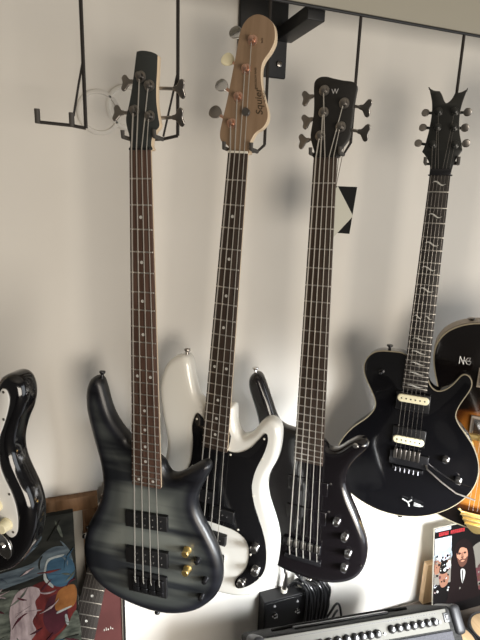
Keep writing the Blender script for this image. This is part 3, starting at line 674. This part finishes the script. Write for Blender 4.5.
patch(7, [(-170,-190),(-163,-186),(-160,-215),(-168,-218)], 1.5); patch(0, [(-118,-290),(-108,-284),(-102,-290),(-108,-298)], 1.7); patch(3, [(-112,-305),(-95,-282),(-78,-296),(-84,-330),(-90,-300)], 1.6)
patch(1, [(-92,-62),(-80,-48),(-66,-42),(-70,-52),(-84,-66)], .6); patch(1, [(-30,-60),(-14,-82),(-6,-112),(-10,-112),(-18,-86)], .6); patch(6, [(-38,-12),(-28,-30),(-24,-52),(-28,-50),(-36,-28)], .6)
rs = random.Random(11)
for i in range(46):
    cx_, cy_ = rs.uniform(-225, -8) if i % 3 else rs.uniform(-110, -8), rs.uniform(-330, -20)
    cx_ = max(cx_, -158); an = rs.uniform(-.9, .9) + (1.2 if cy_ > -110 else 0); ln = rs.uniform(8, 26); bow = rs.uniform(-6, 6)
    k = rs.choice((0, 0, 6, 6, 1) if cy_ > -100 else (0, 1, 6, 6, 8, 4) if cx_ < -60 else (8, 3, 6, 1, 2, 0))
    L_ = []; R_ = []
    for q in range(7):
        t = q / 6 - .5; w_ = (1 - 4 * t * t) * rs.uniform(1., 2.6) + .2; px_ = cx_ + t * 2 * ln * math.cos(an) - bow * (1 - 4 * t * t) * math.sin(an); py_ = cy_ + t * 2 * ln * math.sin(an) + bow * (1 - 4 * t * t) * math.cos(an)
        px_ = min(px_, -3); L_.append((px_ - w_ * math.sin(an), py_ + w_ * math.cos(an))); R_.append((px_ + w_ * math.sin(an), py_ - w_ * math.cos(an)))
    m.prism(L_ + R_[::-1], 1.9 + .02 * i, -.2, 0, mi=k)
m.build('paint_strokes', pmats[0], cv, mats=pmats, ang=30)

# red framed print
T = thing('framed_print', 'narrow dull red print in a thin black frame, partly behind the dotted guitar neck', 'picture', (.056, 1.075, .36))
m = MB(1.); m.box((0, 0, .18), (.076, .008, .36)); p_ = m.build('red_print', M['red'], T, ang=30)
m = MB(1.)
m.box((.0385, -.001, .18), (.003, .012, .362), mi=0); m.box((.0425, -.003, .18), (.005, .016, .368), mi=1); m.box((-.0425, -.003, .18), (.005, .016, .368), mi=1); m.box((0, -.003, .365), (.09, .016, .006), mi=1); m.box((0, -.003, -.003), (.09, .016, .006), mi=1)
m.build('frame', M['mat'], T, mats=[M['mat'], M['iron']], ang=30)
m = MB(1.)
for i, (x, z, w_, h_) in enumerate(((-.008,.156,.002,.006),(-.003,.157,.002,.008),(.002,.155,.003,.005),(.008,.158,.002,.007),(.013,.154,.003,.003))): m.box((x, -.0045, z), (w_, .001, h_))
m.build('faint_mark', M['mat'], p_, ang=30)

# ------------------------------------------------------------------ amp
T = thing('guitar_amplifier', 'dark amplifier tilted back with a silver control strip and black knobs, bottom right', 'amplifier',
          mtx=frame((.37, .840, .62), (.9921, -.1255, 0), (-.0852, -.6738, -.7314)))
AW, AH, AD = 520, 420, 200
m = MB(); m.box((AW / 2, -AH / 2, -AD / 2 - 2), (AW, AH, AD), bev=12)
m.tube([(60, -.0 + 2, -90), (110, 5, -90), (AW - 140, 5, -90), (AW - 90, 2, -90)], 4, 8); cab = m.build('cabinet', M['amp'], T)
m = MB(); m.box((AW / 2 - 8, -25, 1), (AW - 50, 43, 5), bev=1); pn = m.build('control_panel', M['panel'], T, ang=30)
m = MB(); m.box((AW / 2 - 8, -(50 + (AH - 20)) / 2, -1), (AW - 40, AH - 72, 6), bev=2); m.build('grille_cloth', M['ampdark'], T, ang=30)
for x in (60, 82, 104, 126, 150, 172, 194, 216, 237, 256, 275, 294, 333, 352, 372, 391, 411, 430, 448):
    m = MB(); m.lathe((x, -27 - (0 if x > 300 else 4), 3), (0, 0, 1), [(0, 9.6), (3, 9.4), (4, 7.6), (13, 6.8), (14, 5)], 16); m.box((x + 1, -24 - (0 if x > 300 else 4), 17), (1.0, 4, .6), mi=1); m.build('control_knob', M['black'], pn, mats=[M['black'], M['silvermark']])
for x, v in ((313, 34), (463, 29)): m = MB(); m.cyl((x, -v, 3), (x, -v, 6), 3, n=12); m.build('jack_socket', M['black'], pn)
m = MB(); m.box((484, -22, 4), (15, 20, 6), bev=1); m.box((484, -22, 7.5), (9, 13, 4), Matrix.Rotation(.2, 4, 'X'), bev=1); m.build('power_switch', M['black'], pn)
m = MB()
for i in range(18): m.box((330 + i * 7.4 + random.uniform(-1, 1), -10, 3.6), (random.uniform(2.5, 5), 1.4, .4))
m.box((240, -9, 3.6), (300, .8, .4)); m.build('panel_printing', M['iron'], pn, ang=30)
for x in (8, AW - 8):
    s_ = 1 if x > 100 else -1
    m = MB(); m.box((x + s_ * 2, -30, -40), (28, 66, 96), bev=10); m.build('corner_protector', M['satinblack'], T)
m = MB(); m.box((AW * .45, 3, -60), (250, 6, 26), bev=2.5); m.build('carry_handle', M['black'], T)

# wall box with jacks and cables
T = thing('connection_box', 'small black box with two jack sockets low on the wall, cables draped over it', 'box', (.594, 1.10, .34))
m = MB(1.); m.box((0, -.021, .07), (.212, .042, .145), bev=.002); m.build('housing', M['satinblack'], T, ang=30)
m = MB(1.); m.box((-.0, -.0425, .07), (.2, .003, .133), bev=.001); fp = m.build('face_plate', M['black'], T, ang=30)
for x, z in ((-.073, .092), (.000, .088)):
    m = MB(1.); m.lathe((x, -.044, z), (0, -1, 0), [(0, .009), (.003, .009), (.004, .006), (.009, .006), (.010, .003)], 16); m.build('jack_socket', M['chrome'], fp)
    m = MB(1.); m.cyl((x - .002, -.044, z + .033), (x - .002, -.047, z + .033), .003, n=10); m.build('indicator_light', M['silvermark'], fp)
def plug(x, y, z, dx, label, m_):
    T = thing('jack_plug', label, 'plug', (x, y, z))
    m = MB(1.); m.lathe((0, 0, 0), (dx, 0, 1), [(0, .0085), (.007, .0085), (.008, .0065), (.03, .006), (.055, .004), (.062, .003)], 16, mi=0); m.build('plug_sleeve', m_, T)
    m = MB(1.); m.lathe((0, 0, 0), (dx, 0, 1), [(-.002, .0092), (.0075, .0092)], 16); m.build('plug_collar', M['bone'], T)
plug(.556, 1.075, .489, .08, 'grey jack plug with pale collar standing on the black wall box', M['steel'])
plug(.607, 1.072, .500, -.02, 'chrome jack plug among the cables on the black wall box', M['chrome'])
m = MB(1.)
for i in range(9):
    x0 = .612 + .009 * i; zz = .515 + .012 * math.sin(i * 1.3)
    m.tube([(x0 - .04, 1.085, .49), (x0 - .022, 1.07 - .004 * (i % 3), zz), (x0 + .0, 1.045 - .005 * (i % 3), .50), (x0 + .004 * (i % 4), 1.038, .44), (x0 - .004 + .003 * (i % 2), 1.036, .38), (x0 - .02 + .012 * (i % 3), 1.03, .325)], .0036, 8, smooth=6)
m.tube([(.556, 1.075, .55), (.556, 1.078, .575), (.575, 1.06, .565), (.60, 1.06, .53), (.625, 1.04, .50), (.632, 1.035, .42)], .003, 8, smooth=6)
m.tube([(.66, 1.04, .36), (.70, 1.05, .385), (.728, 1.06, .405), (.742, 1.06, .395), (.745, 1.05, .36), (.74, 1.04, .33)], .0036, 8, smooth=6)
m.tube([(.66, 1.035, .35), (.70, 1.04, .37), (.722, 1.05, .385), (.735, 1.06, .38)], .0036, 8, smooth=6)
tag(m.build('cable_bundle', M['black']), 'bundle of thin black cables draped over the small black wall box', 'cable')

# ------------------------------------------------------------------ lower right corner
m = MB(1.); m.box((.0, 0, .0), (.62, .30, .03), bev=.003)
T = thing('side_table', 'dark low table at the lower right carrying the magazine', 'table', (1.205, .925, .0)); 
m = MB(1.); m.box((0, 0, .295), (.60, .30, .025), bev=.003); m.build('tabletop', M['tablewood'], T, ang=30)
for x in (-.27, .27):
    for y in (-.12, .12): m = MB(1.); m.box((x, y, .141), (.035, .035, .283), bev=.003); m.build('leg', M['tablewood'], T, ang=30)
m = MB(1.); m.box((0, 0, .077), (.105, .02, .154), bev=.002); o = m.build('wooden_block', M['plank'], ang=30); o.location = (1.115, 1.066, .3080); tag(o, 'raw pine block standing on edge behind the magazine', 'wood block')
# magazine: printed cover, leaning back
mt = frame((1.047, 1.035, .617), (1, -.03, 0), (-.0, -.15, -.988))
T = thing('magazine', 'magazine with a long haired bearded man in black on its cover, lower right', 'magazine', mtx=mt)
cm = [mat('print_' + n_, [q * .72 for q in c], .85, spec=.1) for n_, c in (('dark', (.005, .004, .004)), ('pale', (.42, .46, .52)), ('bluegrey', (.30, .36, .40)), ('red', (.34, .03, .035)), ('skin', (.42, .21, .14)), ('hair', (.009, .005, .005)), ('shade', (.10, .045, .032)), ('shirt', (.62, .62, .60)), ('tanprint', (.24, .12, .08)), ('greyp', (.18, .17, .15)), ('plum', (.10, .035, .04)))]
m = MB(); m.box((105, -150, -4), (210, 300, 6), bev=.6); pg = m.build('pages', M['bone'], T, ang=30)
m = MB()
def sh(k, pts, z, sm=True):
    P_ = [Vector(p) for p in pts]; C = crom(P_, 4) if sm else P_
    m.prism([(p.x, p.y) for p in C], z, -1.2, 0, mi=k)
R4 = lambda x0, x1, y0, y1: [(x0, -y1), (x1, -y1), (x1, -y0), (x0, -y0)]
rnd0 = random.Random(5)
sh(0, R4(0, 210, 0, 300), -.7, False); sh(1, R4(2, 62, 1, 12), -.6, False); sh(1, R4(2, 66, 34, 108), -.6, False); sh(2, [(3,-85),(20,-72),(40,-78),(60,-70),(66,-108),(3,-108)], -.55)
sh(9, R4(2, 66, 92, 190), -.55, False); sh(1, [(8,-95),(25,-88),(34,-96),(44,-86),(58,-92),(60,-104),(40,-112),(20,-112)], -.5)
sh(8, [(4,-112),(22,-108),(28,-130),(20,-150),(4,-150)], -.5); sh(8, [(20,-160),(40,-150),(60,-168),(52,-196),(30,-200)], -.45); sh(0, [(28,-118),(50,-112),(60,-140),(44,-156),(22,-150)], -.4)
sh(7, [(48,-124),(60,-120),(66,-134),(54,-140)], -.3); sh(7, [(38,-140),(46,-138),(46,-148),(38,-148)], -.3); sh(0, [(30,-98),(36,-98),(36,-104),(30,-104)], -.3); sh(0, [(48,-94),(54,-94),(54,-102),(48,-102)], -.3)
sh(10, [(160,-170),(205,-150),(208,-230),(150,-240)], -.5); sh(9, [(150,-90),(206,-80),(208,-150),(160,-160)], -.5)
def pr(k, pts, z): sh(k, [((x - 110) * .82 + 108 + (y + 90) * -.06, (y + 60) * .86 - 84) for x, y in pts], z)
pr(5, [(74,-62),(92,-30),(130,-26),(160,-56),(172,-110),(176,-160),(186,-240),(186,-268),(40,-268),(36,-240),(52,-180),(58,-120)], -.2)
pr(4, [(86,-72),(98,-54),(116,-52),(132,-64),(138,-88),(132,-112),(114,-124),(98,-116),(86,-96)], 0)
pr(6, [(86,-96),(92,-98),(98,-104),(110,-100),(124,-104),(134,-96),(136,-104),(130,-122),(112,-134),(96,-126)], .1); pr(4, [(102,-110),(112,-107),(122,-110),(112,-114)], .2)
pr(5, [(86,-66),(98,-46),(118,-44),(136,-60),(130,-64),(116,-57),(100,-60),(90,-84)], .1)
pr(6, [(91,-78),(98,-74),(106,-79),(98,-84)], .15); pr(6, [(116,-79),(124,-75),(132,-79),(124,-84)], .15); pr(5, [(95,-79),(99,-77),(103,-80),(99,-82)], .2); pr(5, [(119,-80),(124,-78),(128,-80),(124,-83)], .2)
pr(8, [(108,-78),(114,-78),(118,-97),(104,-97)], .12); pr(6, [(104,-96),(111,-93),(118,-96),(111,-100)], .15)
pr(7, [(102,-146),(112,-142),(122,-152),(120,-172),(108,-200),(102,-170)], .1); pr(0, [(108,-150),(114,-149),(112,-190),(108,-196)], .15); pr(9, [(92,-214),(98,-214),(98,-220),(92,-220)], .1)
for i in range(46):
    x_, y_ = rnd0.uniform(4, 62), -rnd0.uniform(78, 215); r_ = rnd0.uniform(1.5, 6)
    sh(rnd0.choice((0, 0, 7, 8, 9, 1, 10, 0, 6)), [(x_ + r_ * math.cos(a) * rnd0.uniform(.6, 1.3), y_ + r_ * math.sin(a) * rnd0.uniform(.6, 1.3)) for a in (0, 1.2, 2.4, 3.8, 5)], -.25 + i * .002)
for i in range(14):
    x_, y_ = rnd0.uniform(158, 204), -rnd0.uniform(150, 240); r_ = rnd0.uniform(3, 8)
    sh(rnd0.choice((0, 10, 9, 6)), [(x_ + r_ * math.cos(a), y_ + r_ * math.sin(a) * rnd0.uniform(.6, 1.3)) for a in (0, 1.2, 2.4, 3.8, 5)], -.4 + i * .002)
rnd = random.Random(3); x = 16
for w_ in [7, 6, 7, 7, 5, 0, 7, 6, 8, 6, 7, 7, 6]:
    if not w_: x += 7; continue
    sh(3, R4(x, x + w_, 16, 28), -.3, False)
    if rnd.random() < .7: sh(0, R4(x + w_ * .4, x + w_ * .7, 19, 22), -.2, False)
    if rnd.random() < .5: sh(0, R4(x + w_ * .4, x + w_ * .7, 24, 28), -.2, False)
    x += w_ + 1.2
m.build('cover_print', cm[0], pg, mats=cm, smooth=False)
# bongo drums on the low table
def drum(x, y, r, label):
    T = thing('bongo_drum', label, 'drum', (x, y, .3085), group='bongo drums on the low table')
    m = MB(1.); m.lathe((0, 0, 0), (0, 0, 1), [(0, r * .80), (.05, r * .9), (.095, r * .97)], 40); m.build('shell', M['tablewood'], T)
    m = MB(1.); m.lathe((0, 0, .080), (0, 0, 1), [(0, r * 1.0), (.0, r * 1.04), (.018, r * 1.04), (.020, r * .99), (.017, r * .97)], 40); m.build('rim', M['iron'], T)
    m = MB(1.); m.lathe((0, 0, .084), (0, 0, 1), [(0, r * .955), (.012, r * .955), (.0135, r * .90), (.014, .004)], 40); m.build('drum_head', M['tan'], T)
drum(.986, .847, .064, 'tan topped bongo drum beside the amplifier corner, bottom right')
drum(1.118, .842, .060, 'tan topped bongo drum at the right edge, partly behind the other')

# ------------------------------------------------------------------ camera and light
pitch, yaw, roll = map(math.radians, (14, 20, -1.9))
F = Vector((math.sin(yaw) * math.cos(pitch), math.cos(yaw) * math.cos(pitch), -math.sin(pitch)))
R0 = Vector((math.cos(yaw), -math.sin(yaw), 0)); U0 = R0.cross(F)
cr, sr = math.cos(abs(roll)), math.sin(abs(roll))
R = R0 * cr + U0 * sr; U = U0 * cr - R0 * sr
cam = bpy.data.cameras.new('camera'); co = bpy.data.objects.new('camera', cam); COL.objects.link(co)
mw = Matrix.Identity(4)
for i in range(3): mw[i][0] = R[i]; mw[i][1] = U[i]; mw[i][2] = -F[i]
mw[2][3] = 1.6; co.matrix_world = mw
cam.sensor_fit = 'VERTICAL'; cam.sensor_height = 24; cam.lens = 24 * 490 / 640; cam.clip_start = .02
SC.camera = co

def area(name, loc, target, sx, sy, power, col):
    l = bpy.data.lights.new(name, 'AREA'); l.shape = 'RECTANGLE'; l.size = sx; l.size_y = sy; l.energy = power; l.color = col
    o = bpy.data.objects.new(name, l); COL.objects.link(o); o.location = loc
    d = Vector(target) - Vector(loc); o.rotation_euler = d.to_track_quat('-Z', 'Y').to_euler(); return o
area('window_daylight', (2.2, -.5, .95), (.45, 1.1, .75), 1.8, 1.4, 17, (.90, .95, 1.))
low_fill = area('low_wall_fill', (.95, .05, .98), (.60, 1.1, .20), .45, .35, 19, (.95, .98, 1.)); low_fill.data.spread = math.radians(95)  # added unseen fill light that brightens the wall below the guitars
area('rear_fill', (.75, -2.1, .85), (.4, 1.1, .6), 2.0, 1.2, 76, (1., .905, .78))  # added warm fill behind the camera, stands in for soft room ambient
w = bpy.data.worlds.new('world'); SC.world = w; w.use_nodes = True
w.node_tree.nodes['Background'].inputs[0].default_value = (1., .93, .84, 1); w.node_tree.nodes['Background'].inputs[1].default_value = .09
SC.view_settings.view_transform = 'Standard'; SC.view_settings.look = 'None'; SC.view_settings.exposure = 0.; SC.view_settings.gamma = 1.
SC.view_settings.use_curve_mapping = False
